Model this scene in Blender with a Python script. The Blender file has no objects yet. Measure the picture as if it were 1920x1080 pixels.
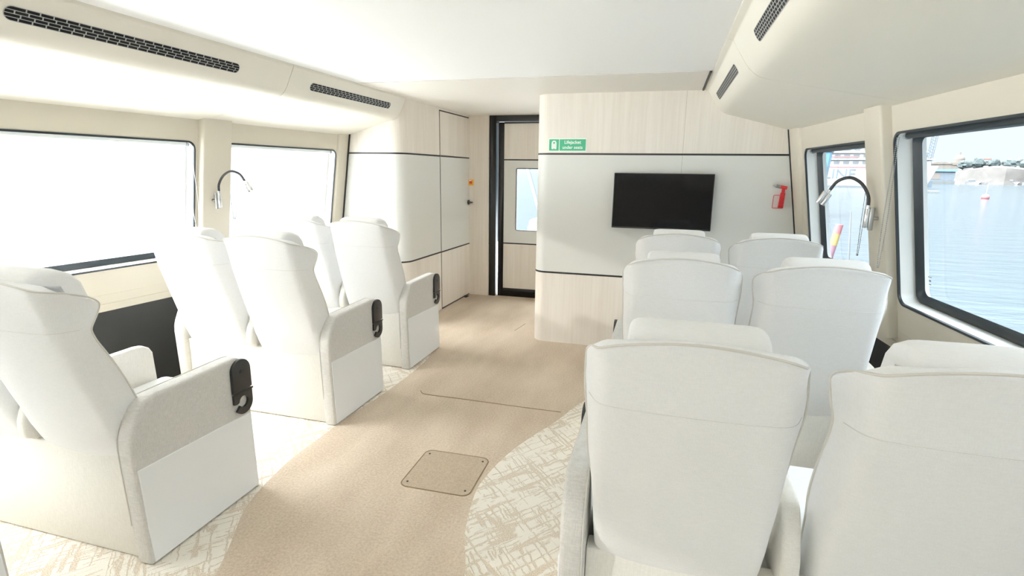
import bpy, bmesh, math, random
from mathutils import Vector, Matrix
random.seed(7)
PI = math.pi
sc = bpy.context.scene
COL = sc.collection

# ------------------------------------------------------------------ materials
def new_mat(name):
    m = bpy.data.materials.new(name); m.use_nodes = True
    nt = m.node_tree
    b = nt.nodes['Principled BSDF']
    return m, nt, b

def N(nt, kind, **kw):
    n = nt.nodes.new(kind)
    for k, v in kw.items():
        if k in n.inputs: n.inputs[k].default_value = v
        else: setattr(n, k, v)
    return n

def plain(name, col, rough=.6, metal=0, spec=.5, bump=0, scale=200, stretch=(1, 1, 1), vary=0, sheen=0):
    m, nt, b = new_mat(name)
    b.inputs['Base Color'].default_value = (*col, 1)
    b.inputs['Roughness'].default_value = rough
    b.inputs['Metallic'].default_value = metal
    b.inputs['Specular IOR Level'].default_value = spec
    if sheen: b.inputs['Sheen Weight'].default_value = sheen
    if bump or vary:
        tc = N(nt, 'ShaderNodeTexCoord'); mp = N(nt, 'ShaderNodeMapping')
        mp.inputs['Scale'].default_value = stretch
        nt.links.new(tc.outputs['Object'], mp.inputs['Vector'])
        nz = N(nt, 'ShaderNodeTexNoise', Scale=scale, Detail=3.0)
        nt.links.new(mp.outputs[0], nz.inputs['Vector'])
        if bump:
            bp = N(nt, 'ShaderNodeBump', Strength=bump, Distance=.002)
            nt.links.new(nz.outputs['Fac'], bp.inputs['Height'])
            nt.links.new(bp.outputs[0], b.inputs['Normal'])
        if vary:
            cr = N(nt, 'ShaderNodeValToRGB')
            cr.color_ramp.elements[0].position = .3; cr.color_ramp.elements[1].position = .7
            cr.color_ramp.elements[0].color = (*[c * (1 - vary) for c in col], 1)
            cr.color_ramp.elements[1].color = (*[min(1, c * (1 + vary)) for c in col], 1)
            nt.links.new(nz.outputs['Fac'], cr.inputs[0])
            nt.links.new(cr.outputs[0], b.inputs['Base Color'])
    return m

def weave(name, col, vary=.05, scale=420, rough=.85, bump=.25):
    """woven upholstery: two crossed fine thread noises"""
    m, nt, b = new_mat(name)
    b.inputs['Roughness'].default_value = rough
    b.inputs['Specular IOR Level'].default_value = .25
    tc = N(nt, 'ShaderNodeTexCoord')
    outs = []
    for st in ((1, 1, .12), (.12, .12, 1)):
        mp = N(nt, 'ShaderNodeMapping'); mp.inputs['Scale'].default_value = st
        nt.links.new(tc.outputs['Object'], mp.inputs['Vector'])
        nz = N(nt, 'ShaderNodeTexNoise', Scale=float(scale), Detail=2.0)
        nt.links.new(mp.outputs[0], nz.inputs['Vector']); outs.append(nz.outputs['Fac'])
    ad = N(nt, 'ShaderNodeMath', operation='ADD')
    nt.links.new(outs[0], ad.inputs[0]); nt.links.new(outs[1], ad.inputs[1])
    mr = N(nt, 'ShaderNodeMapRange'); mr.inputs['From Min'].default_value = .7; mr.inputs['From Max'].default_value = 1.3
    nt.links.new(ad.outputs[0], mr.inputs[0])
    mx = N(nt, 'ShaderNodeMix', data_type='RGBA')
    mx.inputs[6].default_value = (*[c * (1 - vary) for c in col], 1)
    mx.inputs[7].default_value = (*[min(.95, c * (1 + vary)) for c in col], 1)
    nt.links.new(mr.outputs[0], mx.inputs[0]); nt.links.new(mx.outputs[2], b.inputs['Base Color'])
    bp = N(nt, 'ShaderNodeBump', Strength=bump, Distance=.001)
    nt.links.new(ad.outputs[0], bp.inputs['Height']); nt.links.new(bp.outputs[0], b.inputs['Normal'])
    return m

def wood(name, a, c, rough=.5):
    """pale oak veneer, grain running vertically"""
    m, nt, b = new_mat(name)
    b.inputs['Roughness'].default_value = rough; b.inputs['Specular IOR Level'].default_value = .3
    tc = N(nt, 'ShaderNodeTexCoord'); mp = N(nt, 'ShaderNodeMapping')
    mp.inputs['Scale'].default_value = (1, 1, .035)
    nt.links.new(tc.outputs['Object'], mp.inputs['Vector'])
    n1 = N(nt, 'ShaderNodeTexNoise', Scale=70.0, Detail=5.0, Roughness=.6)
    n2 = N(nt, 'ShaderNodeTexNoise', Scale=9.0, Detail=2.0)
    for n in (n1, n2): nt.links.new(mp.outputs[0], n.inputs['Vector'])
    ad = N(nt, 'ShaderNodeMath', operation='ADD')
    nt.links.new(n1.outputs['Fac'], ad.inputs[0]); nt.links.new(n2.outputs['Fac'], ad.inputs[1])
    cr = N(nt, 'ShaderNodeMapRange'); cr.inputs['From Min'].default_value = .7; cr.inputs['From Max'].default_value = 1.3
    nt.links.new(ad.outputs[0], cr.inputs[0])
    mx = N(nt, 'ShaderNodeMix', data_type='RGBA')
    mx.inputs[6].default_value = (*a, 1); mx.inputs[7].default_value = (*c, 1)
    nt.links.new(cr.outputs[0], mx.inputs[0]); nt.links.new(mx.outputs[2], b.inputs['Base Color'])
    return m

def carpet_plain():
    m, nt, b = new_mat('sand_carpet')
    b.inputs['Roughness'].default_value = 1; b.inputs['Specular IOR Level'].default_value = .1
    tc = N(nt, 'ShaderNodeTexCoord')
    n1 = N(nt, 'ShaderNodeTexNoise', Scale=95.0, Detail=5.0, Roughness=.75)
    n2 = N(nt, 'ShaderNodeTexNoise', Scale=4.0, Detail=4.0)
    mp = N(nt, 'ShaderNodeMapping'); mp.inputs['Scale'].default_value = (1, .35, 1); mp.inputs['Rotation'].default_value = (0, 0, .35)
    nt.links.new(tc.outputs['Object'], n1.inputs['Vector']); nt.links.new(tc.outputs['Object'], mp.inputs[0]); nt.links.new(mp.outputs[0], n2.inputs['Vector'])
    ma = N(nt, 'ShaderNodeMath', operation='MULTIPLY_ADD'); ma.inputs[1].default_value = .7
    nt.links.new(n2.outputs['Fac'], ma.inputs[0]); nt.links.new(n1.outputs['Fac'], ma.inputs[2])
    mr = N(nt, 'ShaderNodeMapRange'); mr.inputs['From Min'].default_value = .62; mr.inputs['From Max'].default_value = 1.08
    nt.links.new(ma.outputs[0], mr.inputs[0])
    mx = N(nt, 'ShaderNodeMix', data_type='RGBA')
    mx.inputs[6].default_value = (*CARPET_A, 1); mx.inputs[7].default_value = (*CARPET_B, 1)
    nt.links.new(mr.outputs[0], mx.inputs[0]); nt.links.new(mx.outputs[2], b.inputs['Base Color'])
    bp = N(nt, 'ShaderNodeBump', Strength=.6, Distance=.004)
    nt.links.new(n1.outputs['Fac'], bp.inputs['Height']); nt.links.new(bp.outputs[0], b.inputs['Normal'])
    return m

def carpet_pattern():
    """cream carpet with broken crossing brown strokes, cut into the pile"""
    m, nt, b = new_mat('patterned_carpet')
    b.inputs['Roughness'].default_value = 1; b.inputs['Specular IOR Level'].default_value = .1
    tc = N(nt, 'ShaderNodeTexCoord')
    L = nt.links.new
    acc = None
    for (rot, sc_, seed, w, br) in ((-.907, 11., 0., .030, .40), (.855, 12., 7., .030, .42), (-.84, 19., 3., .034, .50), (.93, 21., 11., .034, .50)):
        mp = N(nt, 'ShaderNodeMapping'); mp.inputs['Rotation'].default_value = (0, 0, rot); mp.inputs['Location'].default_value = (seed, seed * 1.7, 0)
        L(tc.outputs['Object'], mp.inputs[0])
        st = N(nt, 'ShaderNodeMapping'); st.inputs['Scale'].default_value = (.055, 1, 1)
        wn = N(nt, 'ShaderNodeTexNoise', Scale=26.0, Detail=2.0); L(mp.outputs[0], wn.inputs['Vector'])
        wm = N(nt, 'ShaderNodeVectorMath', operation='MULTIPLY_ADD'); wm.inputs[1].default_value = (.02, .02, 0); L(wn.outputs['Color'], wm.inputs[0]); L(mp.outputs[0], wm.inputs[2])
        L(wm.outputs[0], st.inputs[0])
        n1 = N(nt, 'ShaderNodeTexNoise', Scale=sc_, Detail=1.0, Roughness=.5)
        L(st.outputs[0], n1.inputs['Vector'])
        # several level lines of the stretched noise = long wavering strokes
        ml = N(nt, 'ShaderNodeMath', operation='MULTIPLY'); ml.inputs[1].default_value = 7.0
        L(n1.outputs['Fac'], ml.inputs[0])
        fr = N(nt, 'ShaderNodeMath', operation='PINGPONG'); fr.inputs[1].default_value = .5
        L(ml.outputs[0], fr.inputs[0])
        lt = N(nt, 'ShaderNodeMapRange'); lt.inputs['From Min'].default_value = w * 4.5; lt.inputs['From Max'].default_value = w * 2.2
        L(fr.outputs[0], lt.inputs[0])
        n2 = N(nt, 'ShaderNodeTexNoise', Scale=11.0, Detail=3.0); L(mp.outputs[0], n2.inputs['Vector'])
        bk = N(nt, 'ShaderNodeMapRange'); bk.inputs['From Min'].default_value = br; bk.inputs['From Max'].default_value = br + .05
        L(n2.outputs['Fac'], bk.inputs[0])
        mu = N(nt, 'ShaderNodeMath', operation='MULTIPLY'); L(lt.outputs[0], mu.inputs[0]); L(bk.outputs[0], mu.inputs[1])
        if acc is None: acc = mu.outputs[0]
        else:
            mxm = N(nt, 'ShaderNodeMath', operation='MAXIMUM'); L(acc, mxm.inputs[0]); L(mu.outputs[0], mxm.inputs[1]); acc = mxm.outputs[0]
    fz = N(nt, 'ShaderNodeTexNoise', Scale=260.0, Detail=2.0); L(tc.outputs['Object'], fz.inputs['Vector'])
    fm = N(nt, 'ShaderNodeMapRange'); fm.inputs['From Min'].default_value = .3; fm.inputs['From Max'].default_value = .6
    L(fz.outputs['Fac'], fm.inputs[0])
    ed = N(nt, 'ShaderNodeMath', operation='MULTIPLY'); L(acc, ed.inputs[0]); L(fm.outputs[0], ed.inputs[1])
    base = N(nt, 'ShaderNodeMix', data_type='RGBA')
    base.inputs[6].default_value = (.70, .655, .565, 1); base.inputs[7].default_value = (.80, .765, .69, 1)
    L(fz.outputs['Fac'], base.inputs[0])
    mx = N(nt, 'ShaderNodeMix', data_type='RGBA'); mx.inputs[7].default_value = (.53, .43, .32, 1)
    L(ed.outputs[0], mx.inputs[0]); L(base.outputs[2], mx.inputs[6]); L(mx.outputs[2], b.inputs['Base Color'])
    sb = N(nt, 'ShaderNodeMath', operation='SUBTRACT'); L(fz.outputs['Fac'], sb.inputs[0]); L(acc, sb.inputs[1])
    bp = N(nt, 'ShaderNodeBump', Strength=.5, Distance=.004); L(sb.outputs[0], bp.inputs['Height']); L(bp.outputs[0], b.inputs['Normal'])
    return m

def glass_mat():
    m = bpy.data.materials.new('clear_glass'); m.use_nodes = True
    nt = m.node_tree; nt.nodes.clear()
    o = N(nt, 'ShaderNodeOutputMaterial'); t = N(nt, 'ShaderNodeBsdfTransparent'); g = N(nt, 'ShaderNodeBsdfGlossy', Roughness=.0)
    t.inputs[0].default_value = (.97, .985, .985, 1)
    lw = N(nt, 'ShaderNodeLayerWeight'); pw = N(nt, 'ShaderNodeMath', operation='POWER'); pw.inputs[1].default_value = 5.0
    fr = N(nt, 'ShaderNodeMath', operation='MULTIPLY_ADD'); fr.inputs[1].default_value = .35; fr.inputs[2].default_value = .015
    nt.links.new(lw.outputs['Facing'], pw.inputs[0]); nt.links.new(pw.outputs[0], fr.inputs[0])
    mx = N(nt, 'ShaderNodeMixShader'); nt.links.new(fr.outputs[0], mx.inputs[0]); nt.links.new(t.outputs[0], mx.inputs[1]); nt.links.new(g.outputs[0], mx.inputs[2])
    nt.links.new(mx.outputs[0], o.inputs[0])
    return m

def sea_mat():
    m, nt, b = new_mat('sea_water')
    b.inputs['Base Color'].default_value = (.02, .03, .036, 1)
    b.inputs['Roughness'].default_value = .14; b.inputs['IOR'].default_value = 1.33
    tc = N(nt, 'ShaderNodeTexCoord'); mp = N(nt, 'ShaderNodeMapping'); mp.inputs['Scale'].default_value = (.35, 1, 1); mp.inputs['Rotation'].default_value = (0, 0, -.45)
    nt.links.new(tc.outputs['Object'], mp.inputs[0])
    n1 = N(nt, 'ShaderNodeTexNoise', Scale=1.4, Detail=6.0, Roughness=.6)
    nt.links.new(mp.outputs[0], n1.inputs['Vector'])
    bp = N(nt, 'ShaderNodeBump', Strength=.2, Distance=.3)
    nt.links.new(n1.outputs['Fac'], bp.inputs['Height']); nt.links.new(bp.outputs[0], b.inputs['Normal'])
    return m

CARPET_A, CARPET_B = (.43, .345, .26), (.67, .565, .45)
M = dict(
    fabric=weave('white_upholstery', (.845, .85, .855), .025),
    pillow=weave('white_pillow_cloth', (.86, .86, .86), .02, 500),
    piping=plain('grey_beige_piping', (.66, .64, .60), .8),
    seam=plain('pale_stitching', (.70, .69, .67), .9),
    linen=weave('linen_side_cloth', (.62, .605, .575), .10, 380),
    cream_cloth=weave('cream_cloth', (.76, .74, .69), .05, 380),
    side_white=plain('smooth_white_side', (.82, .83, .84), .55, bump=.05, scale=300),
    leather=plain('cream_lining', (.60, .555, .465), .55, bump=.04, scale=350),
    soffit=plain('cream_soffit', (.77, .735, .65), .5, bump=.03, scale=350),
    ceiling=plain('white_ceiling', (.96, .96, .955), .6),
    ceil_beige=plain('beige_ceiling', (.80, .765, .70), .6),
    wood=wood('pale_oak', (.77, .71, .635), (.86, .81, .745)),
    grey=plain('stone_grey_panel', (.745, .745, .71), .5, vary=.015, scale=260),
    black=plain('black_trim', (.012, .012, .012), .45),
    satin=plain('black_frame', (.015, .015, .016), .35),
    dark=plain('charcoal_lower_panel', (.028, .029, .029), .7),
    rubber=plain('dark_gasket', (.018, .026, .032), .4),
    lining=plain('white_reveal', (.80, .81, .79), .45),
    plastic=plain('black_plastic', (.022, .022, .021), .38),
    chrome=plain('chrome', (.75, .75, .75), .18, 1),
    steel=plain('brushed_steel', (.42, .42, .41), .32, 1),
    alu=plain('grille_aluminium', (.42, .42, .41), .45, .3),
    void=plain('vent_void', (.004, .004, .004), .9),
    screen=plain('tv_screen', (.004, .004, .005), .07, spec=.25),
    tvbody=plain('tv_body', (.02, .02, .02), .35),
    red=plain('signal_red', (.62, .03, .035), .35),
    green=plain('safety_green', (.05, .38, .20), .5),
    white=plain('white_print', (.88, .92, .86), .5),
    yellow=plain('yellow_plastic', (.85, .47, .03), .4),
    orange=plain('orange_button', (.75, .10, .02), .4),
    glass=glass_mat(), sea=sea_mat(),
    carpet=carpet_plain(), pattern=carpet_pattern(),
    groove=plain('carpet_seam', (.25, .185, .12), 1),
    hatch=None,
    bead=plain('bead_metal', (.35, .35, .35), .35, .8),
    blind=plain('blind_cloth', (.78, .80, .80), .8),
    bracket=plain('grey_bracket', (.35, .36, .38), .5),
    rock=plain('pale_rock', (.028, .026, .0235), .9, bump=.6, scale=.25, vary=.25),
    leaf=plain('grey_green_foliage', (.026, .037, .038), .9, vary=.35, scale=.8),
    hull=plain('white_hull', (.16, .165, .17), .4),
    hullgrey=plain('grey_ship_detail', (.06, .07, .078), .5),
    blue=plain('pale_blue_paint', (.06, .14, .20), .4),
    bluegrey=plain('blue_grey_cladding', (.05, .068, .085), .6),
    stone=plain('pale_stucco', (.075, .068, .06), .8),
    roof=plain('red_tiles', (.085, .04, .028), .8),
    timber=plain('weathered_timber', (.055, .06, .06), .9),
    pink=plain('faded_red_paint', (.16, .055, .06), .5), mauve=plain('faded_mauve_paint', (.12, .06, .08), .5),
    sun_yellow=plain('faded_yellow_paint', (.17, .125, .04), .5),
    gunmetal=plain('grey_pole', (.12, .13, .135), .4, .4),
)
M['hatch'] = plain('worn_sand_carpet', (.43, .345, .255), 1, bump=.6, scale=170, vary=.14)

# ------------------------------------------------------------------ mesh helpers
class MB:
    def __init__(s): s.v = []; s.f = []; s.m = []
    def add(s, vs, fs, m=0):
        o = len(s.v); s.v += [tuple(p) for p in vs]
        for f in fs: s.f.append(tuple(i + o for i in f)); s.m.append(m)
        return s
    def box(s, a, b, m=0):
        x0, y0, z0 = a; x1, y1, z1 = b
        vs = [(x0, y0, z0), (x1, y0, z0), (x1, y1, z0), (x0, y1, z0), (x0, y0, z1), (x1, y0, z1), (x1, y1, z1), (x0, y1, z1)]
        return s.add(vs, [(0, 3, 2, 1), (4, 5, 6, 7), (0, 1, 5, 4), (1, 2, 6, 5), (2, 3, 7, 6), (3, 0, 4, 7)], m)
    def prism(s, poly, fn, d0, d1, m=0):
        """poly 2-D outline; fn(u, v, d) -> 3-D"""
        n = len(poly)
        vs = [fn(u, v, d0) for u, v in poly] + [fn(u, v, d1) for u, v in poly]
        fs = [tuple(range(n))[::-1], tuple(range(n, 2 * n))] + [(i, (i + 1) % n, n + (i + 1) % n, n + i) for i in range(n)]
        return s.add(vs, fs, m)
    def loft(s, rings, m=0, cap=True, closed=True):
        n = len(rings[0]); vs = [p for r in rings for p in r]; fs = []
        for j in range(len(rings) - 1):
            for i in range(n if closed else n - 1):
                k = (i + 1) % n
                fs.append((j * n + i, j * n + k, (j + 1) * n + k, (j + 1) * n + i))
        if cap: fs += [tuple(range(n))[::-1], tuple(range((len(rings) - 1) * n, len(rings) * n))]
        return s.add(vs, fs, m)
    def tube(s, path, r, n=8, m=0, closed=False, radii=None):
        P_ = [Vector(p) for p in path]; rings = []; up = None
        L = len(P_)
        for i, p in enumerate(P_):
            a = P_[(i - 1) % L] if (closed or i) else p
            b = P_[(i + 1) % L] if (closed or i < L - 1) else p
            t = (b - a).normalized()
            if up is None: up = t.orthogonal().normalized()
            up = (up - t * up.dot(t)).normalized()
            w = t.cross(up); rr = radii[i] if radii else r
            rings.append([p + (up * math.cos(2 * PI * k / n) + w * math.sin(2 * PI * k / n)) * rr for k in range(n)])
        if closed: rings.append(rings[0]); return s.loft(rings, m, cap=False)
        return s.loft(rings, m)
    def cyl(s, a, b, r, n=20, m=0, r2=None):
        return s.tube([a, b], r, n, m, radii=[r, r if r2 is None else r2])
    def ball(s, c, r, n=8, k=5, m=0):
        rings = []
        for j in range(1, k):
            t = PI * j / k
            rings.append([(c[0] + r * math.sin(t) * math.cos(2 * PI * i / n), c[1] + r * math.sin(t) * math.sin(2 * PI * i / n), c[2] - r * math.cos(t)) for i in range(n)])
        return s.loft(rings, m)
    def strip(s, A, B, m=0, closed=False):
        n = len(A); vs = list(A) + list(B)
        return s.add(vs, [(i, (i + 1) % n, n + (i + 1) % n, n + i) for i in range(n if closed else n - 1)], m)
    def build(s, name, mats, parent=None, bevel=0, seg=2, angle=35, weld=True, smooth=True):
        me = bpy.data.meshes.new(name)
        me.from_pydata(s.v, [], s.f)
        mats = mats if isinstance(mats, (list, tuple)) else [mats]
        for mm in mats: me.materials.append(mm)
        for p, i in zip(me.polygons, s.m): p.material_index = i
        bm = bmesh.new(); bm.from_mesh(me)
        if weld: bmesh.ops.remove_doubles(bm, verts=bm.verts, dist=1e-5)
        bmesh.ops.recalc_face_normals(bm, faces=bm.faces)
        if bevel:
            es = [e for e in bm.edges if len(e.link_faces) == 2 and e.calc_face_angle(0) > math.radians(32)]
            bmesh.ops.bevel(bm, geom=es, offset=bevel, segments=seg, profile=.5, affect='EDGES', clamp_overlap=True)
        bm.to_mesh(me); bm.free()
        if smooth:
            me.shade_smooth(); me.set_sharp_from_angle(angle=math.radians(angle))
        o = bpy.data.objects.new(name, me); COL.objects.link(o)
        if parent: o.parent = parent
        return o

def empty(name, loc=(0, 0, 0), rotz=0):
    o = bpy.data.objects.new(name, None); COL.objects.link(o)
    o.location = loc; o.rotation_euler = (0, 0, rotz); o.empty_display_size = .1
    return o
def tag(o, label=None, cat=None, group=None, kind=None):
    if label: o['label'] = label
    if cat: o['category'] = cat
    if group: o['group'] = group
    if kind: o['kind'] = kind
    return o
def S(o, label, cat): return tag(o, label, cat, kind='structure')
def copy_tree(o, parent=None):
    c = o.copy(); COL.objects.link(c)
    if parent: c.parent = parent; c.matrix_parent_inverse = o.matrix_parent_inverse.copy()
    for ch in list(o.children): copy_tree(ch, c)
    return c
def lerp_table(tab, z):
    if z <= tab[0][0]: return tab[0][1]
    for (a, va), (b, vb) in zip(tab, tab[1:]):
        if z <= b:
            t = (z - a) / (b - a); return va + (vb - va) * t
    return tab[-1][1]
def crom(pts, k=8):
    """Catmull-Rom through points"""
    P_ = [Vector(p) for p in pts]; out = []
    for i in range(len(P_) - 1):
        p0 = P_[i - 1] if i else P_[0] * 2 - P_[1]
        p1, p2 = P_[i], P_[i + 1]
        p3 = P_[i + 2] if i + 2 < len(P_) else P_[-1] * 2 - P_[-2]
        for j in range(k):
            t = j / k
            out.append(.5 * ((2 * p1) + (-p0 + p2) * t + (2 * p0 - 5 * p1 + 4 * p2 - p3) * t * t + (-p0 + 3 * p1 - 3 * p2 + p3) * t ** 3))
    out.append(P_[-1]); return out
def rrect(u0, u1, v0, v1, r, k=6):
    out = []
    for cu, cv, a in ((u1 - r, v1 - r, 0), (u0 + r, v1 - r, 90), (u0 + r, v0 + r, 180), (u1 - r, v0 + r, 270)):
        for j in range(k + 1):
            t = math.radians(a + 90 * j / k); out.append((cu + r * math.cos(t), cv + r * math.sin(t)))
    return out

# ------------------------------------------------------------------ the cabin shell
YB, YE, YR, ZC = 4.15, 5.62, -2.4, 1.925        # bulkhead, corridor end, rear wall, ceiling height
TAN = .0875
nL = Vector((.98558, -.08623, -.14560)); nR = Vector((-.98278, -.08598, -.16354))   # into the cabin
def XL(z, y): return -2.614 - .1477 * (1.631 - z) + TAN * (y - 4.15)
def XR(z, y): return .779 + .1664 * (1.649 - z) - TAN * (y - 4.15)
def WL(y, z, d=0): return Vector((XL(z, y), y, z)) - nL * d      # d metres outward
def WR(y, z, d=0): return Vector((XR(z, y), y, z)) - nR * d

# floor: sand runner between two patterned fields with curved borders
bl = crom([(-.9, -2.4, 0), (-.95, -.6, 0), (-1.12, .6, 0), (-1.392, 1.275, 0), (-1.56, 1.6, 0), (-1.625, 1.9, 0), (-1.633, 2.1, 0), (-1.62, 2.5, 0), (-1.597, 2.813, 0), (-1.59, 3.2, 0), (-1.62, 3.53, 0), (-1.75, 3.9, 0), (-2.05, 4.16, 0)], 12)
br = crom([(-.1, -2.4, 0), (-.2, -.4, 0), (-.42, .9, 0), (-.573, 1.495, 0), (-.65, 1.7, 0), (-.70, 1.95, 0), (-.698, 2.112, 0), (-.66, 2.32, 0), (-.594, 2.52, 0), (-.50, 2.75, 0), (-.40, 3.05, 0), (-.2, 3.4, 0), (.2, 3.75, 0), (.55, 4.16, 0)], 12)
def at_y(cv, y):
    for a, b in zip(cv, cv[1:]):
        if a.y <= y <= b.y: return a.x + (b.x - a.x) * (y - a.y) / max(1e-6, b.y - a.y)
    return cv[0].x if y < cv[0].y else cv[-1].x
mb = MB(); ny = 220
ys = [YR + (YB - YR) * i / ny for i in range(ny + 1)]
for y0, y1 in zip(ys, ys[1:]):
    xs0 = [XL(0, y0) - .1, at_y(bl, y0), at_y(br, y0), XR(0, y0) + .1]; xs1 = [XL(0, y1) - .1, at_y(bl, y1), at_y(br, y1), XR(0, y1) + .1]
    for k, mm in ((0, 1), (1, 0), (2, 1)):
        mb.add([(xs0[k], y0, 0), (xs0[k + 1], y0, 0), (xs1[k + 1], y1, 0), (xs1[k], y1, 0)], [(0, 1, 2, 3)], mm)
mb.add([(-2.95, YB, 0), (1.1, YB, 0), (1.1, YE + .1, 0), (-2.95, YE + .1, 0)], [(0, 1, 2, 3)], 0)
S(mb.build('floor', [M['carpet'], M['pattern']]), 'sand coloured carpet floor with curved borders of cream patterned carpet', 'floor')
# seams in the carpet
mb = MB()
sm = crom([(-1.40, 2.905, .0015), (-1.375, 2.875, .0015), (-1.33, 2.862, .0015), (-1.1, 2.864, .0015), (-.8, 2.860, .0015), (-.50, 2.862, .0015)], 6)
mb.tube(sm, .0022, 5); mb.tube([(-1.191, 4.356, .001), (-1.157, 4.6, .001)], .0015, 5)
S(mb.build('trim_1', M['groove']), 'thin cut line across the sand carpet ahead of the floor hatch', 'carpet seam')
# hatch
h = empty('floor_hatch', (-.885, 2.085, 0), .02)
tag(h, 'small square carpeted hatch cover let into the sand aisle carpet', 'hatch')
mb = MB(); mb.prism(rrect(-.158, .158, -.158, .158, .035), lambda u, v, d: (u, v, d), -.01, .0025)
mb.build('hatch_cover', M['hatch'], h)
mb = MB(); mb.tube([(u, v, .0015) for u, v in rrect(-.161, .161, -.161, .161, .037)], .0026, 6, closed=True)
mb.build('hatch_edge', M['groove'], h)
for u in (-.135, .135):
    for v in (-.125, .125):
        mb = MB(); mb.cyl((u, v, .0), (u, v, .0045), .005, 10); mb.build('screw', M['black'], h)

# hull walls with rounded window openings
def hull_wall(name, W, holes, label):
    bm = bmesh.new(); T = .10
    outer = [(YR - .05, .60), (YB + .12, .60), (YB + .12, 2.0), (YR - .05, 2.0)]
    loops = [outer] + [rrect(*hh, .045) for hh in holes]
    allv = []
    for d in (0, T):
        vl = []; es = []
        for lp in loops:
            vs = [bm.verts.new(W(u, v, d)) for u, v in lp]; vl.append(vs)
            es += [bm.edges.new((vs[i], vs[(i + 1) % len(vs)])) for i in range(len(vs))]
        bmesh.ops.triangle_fill(bm, use_beauty=True, use_dissolve=False, edges=es)
        allv.append(vl)
    for a, b in zip(*allv):
        for i in range(len(a)):
            k = (i + 1) % len(a); bm.faces.new((a[i], a[k], b[k], b[i]))
    bmesh.ops.recalc_face_normals(bm, faces=bm.faces)
    me = bpy.data.meshes.new(name); bm.to_mesh(me); bm.free(); me.materials.append(M['leather'])
    o = bpy.data.objects.new(name, me); COL.objects.link(o)
    S(o, label, 'wall')
    a, b = YR - .05, YB + .1
    def slab(nm, z0, z1, d0, d1, mt):
        mb = MB()
        ring = lambda y: [W(y, z0, d0), W(y, z1, d0), W(y, z1, d1), W(y, z0, d1)]
        mb.loft([ring(a), ring(b)]); return mb.build(nm, mt, o)
    slab('lower_panel', -.02, .566, .0, .08, M['dark'])
    slab('dado_strip', .566, .608, -.004, .08, M['leather'])
    slab('shadow_gap', .608, .630, .002, .08, M['black'])
    slab('wall_foot', .630, .660, -.002, .08, M['leather'])
    return o
HL = [(.75, 2.715, .803, 1.50), (2.88, 4.012, .803, 1.503), (-.95, .55, .803, 1.50)]
HR = [(.75, 2.757, .795, 1.533), (2.90, 3.905, .795, 1.514), (-1.95, .55, .795, 1.533)]
hull_wall('wall_left', WL, HL, 'cream hull wall on the left with big windows above a charcoal lower panel')
hull_wall('wall_right', WR, HR, 'cream hull wall on the right with windows looking over the water')

def window(n, W, hole, label):
    o = empty('window_%d' % n, W((hole[0] + hole[1]) / 2, hole[2], .05)); S(o, label, 'window')
    inv = Matrix.Translation(-o.location)
    u0, u1, v0, v1 = hole; G = .088
    def ring(e, r, d): return [inv @ W(u, v, d) for u, v in rrect(u0 - e, u1 + e, v0 - e, v1 + e, r)]
    mb = MB(); mb.strip(ring(-.002, .043, -.001), ring(-.002, .043, .12), closed=True); mb.build('reveal', M['lining'], o)
    mb = MB()                                                       # black edging on the cabin side
    mb.loft([ring(.006, .05, .0), ring(.006, .05, -.004), ring(-.004, .042, -.004), ring(-.004, .042, .006)], cap=False)
    mb.build('edging', M['rubber'], o)
    mb = MB()                                                       # glazing gasket; on the left the window glare is put into its colour
    mb.loft([ring(-.002, .043, G - .022), ring(-.012, .04, G - .026), ring(-.026, .034, G - .016), ring(-.034, .03, G)], cap=False)
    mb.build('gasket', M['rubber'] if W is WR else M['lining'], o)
    if W is WL:                                                     # dark sill bar under the sunlit panes
        mb = MB(); mb.loft([[inv @ W(u, v0 + a, G - b) for a, b in ((.004, .03), (.036, .022), (.036, .0), (.004, 0))] for u in (u0 + .012, u1 - .012)]); mb.build('sill_bar', M['rubber'], o)
    mb = MB(); mb.prism(rrect(u0 + .004, u1 - .004, v0 + .004, v1 - .004, .04), lambda u, v, d: inv @ W(u, v, d), G + .004, G + .0045)
    g = MB(); lp = ring(-.004, .04, G + .004); g.add(lp, [tuple(range(len(lp)))]); g.build('pane', M['glass'], o, smooth=False)
    # portal that only guides daylight sampling
    ld = bpy.data.lights.new('portal', 'AREA'); ld.shape = 'RECTANGLE'; ld.size = u1 - u0; ld.size_y = v1 - v0
    ld.cycles.is_portal = True
    lo = bpy.data.objects.new('window_portal', ld); COL.objects.link(lo)
    zx = (nL if W is WL else nR); yv = (W(1, 1) - W(0, 1)).normalized(); zz = zx.cross(yv)
    mt = Matrix((yv, zx.cross(yv), zx)).transposed()                # light shines along -Z -> into the cabin needs Z outward
    mt = Matrix((-yv, zx.cross(yv), -zx)).transposed()
    lo.matrix_world = Matrix.Translation(W((u0 + u1) / 2, (v0 + v1) / 2, .095)) @ mt.to_4x4()
    return o
window(1, WL, HL[0], 'long sunlit window on the left beside the nearest seats')
window(2, WL, HL[1], 'shorter sunlit window on the left beyond the cream post')
window(3, WR, HR[0], 'large window on the right with the sea and shore in view')
window(4, WR, HR[1], 'window on the right beyond the post with the white ship in view')
window(5, WL, HL[2], 'unseen rear window on the left behind the viewpoint, sized for the light')  # rear pair unseen, added and sized for light on the seat backs
window(6, WR, HR[2], 'unseen rear window on the right behind the viewpoint, sized for the light')

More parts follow.
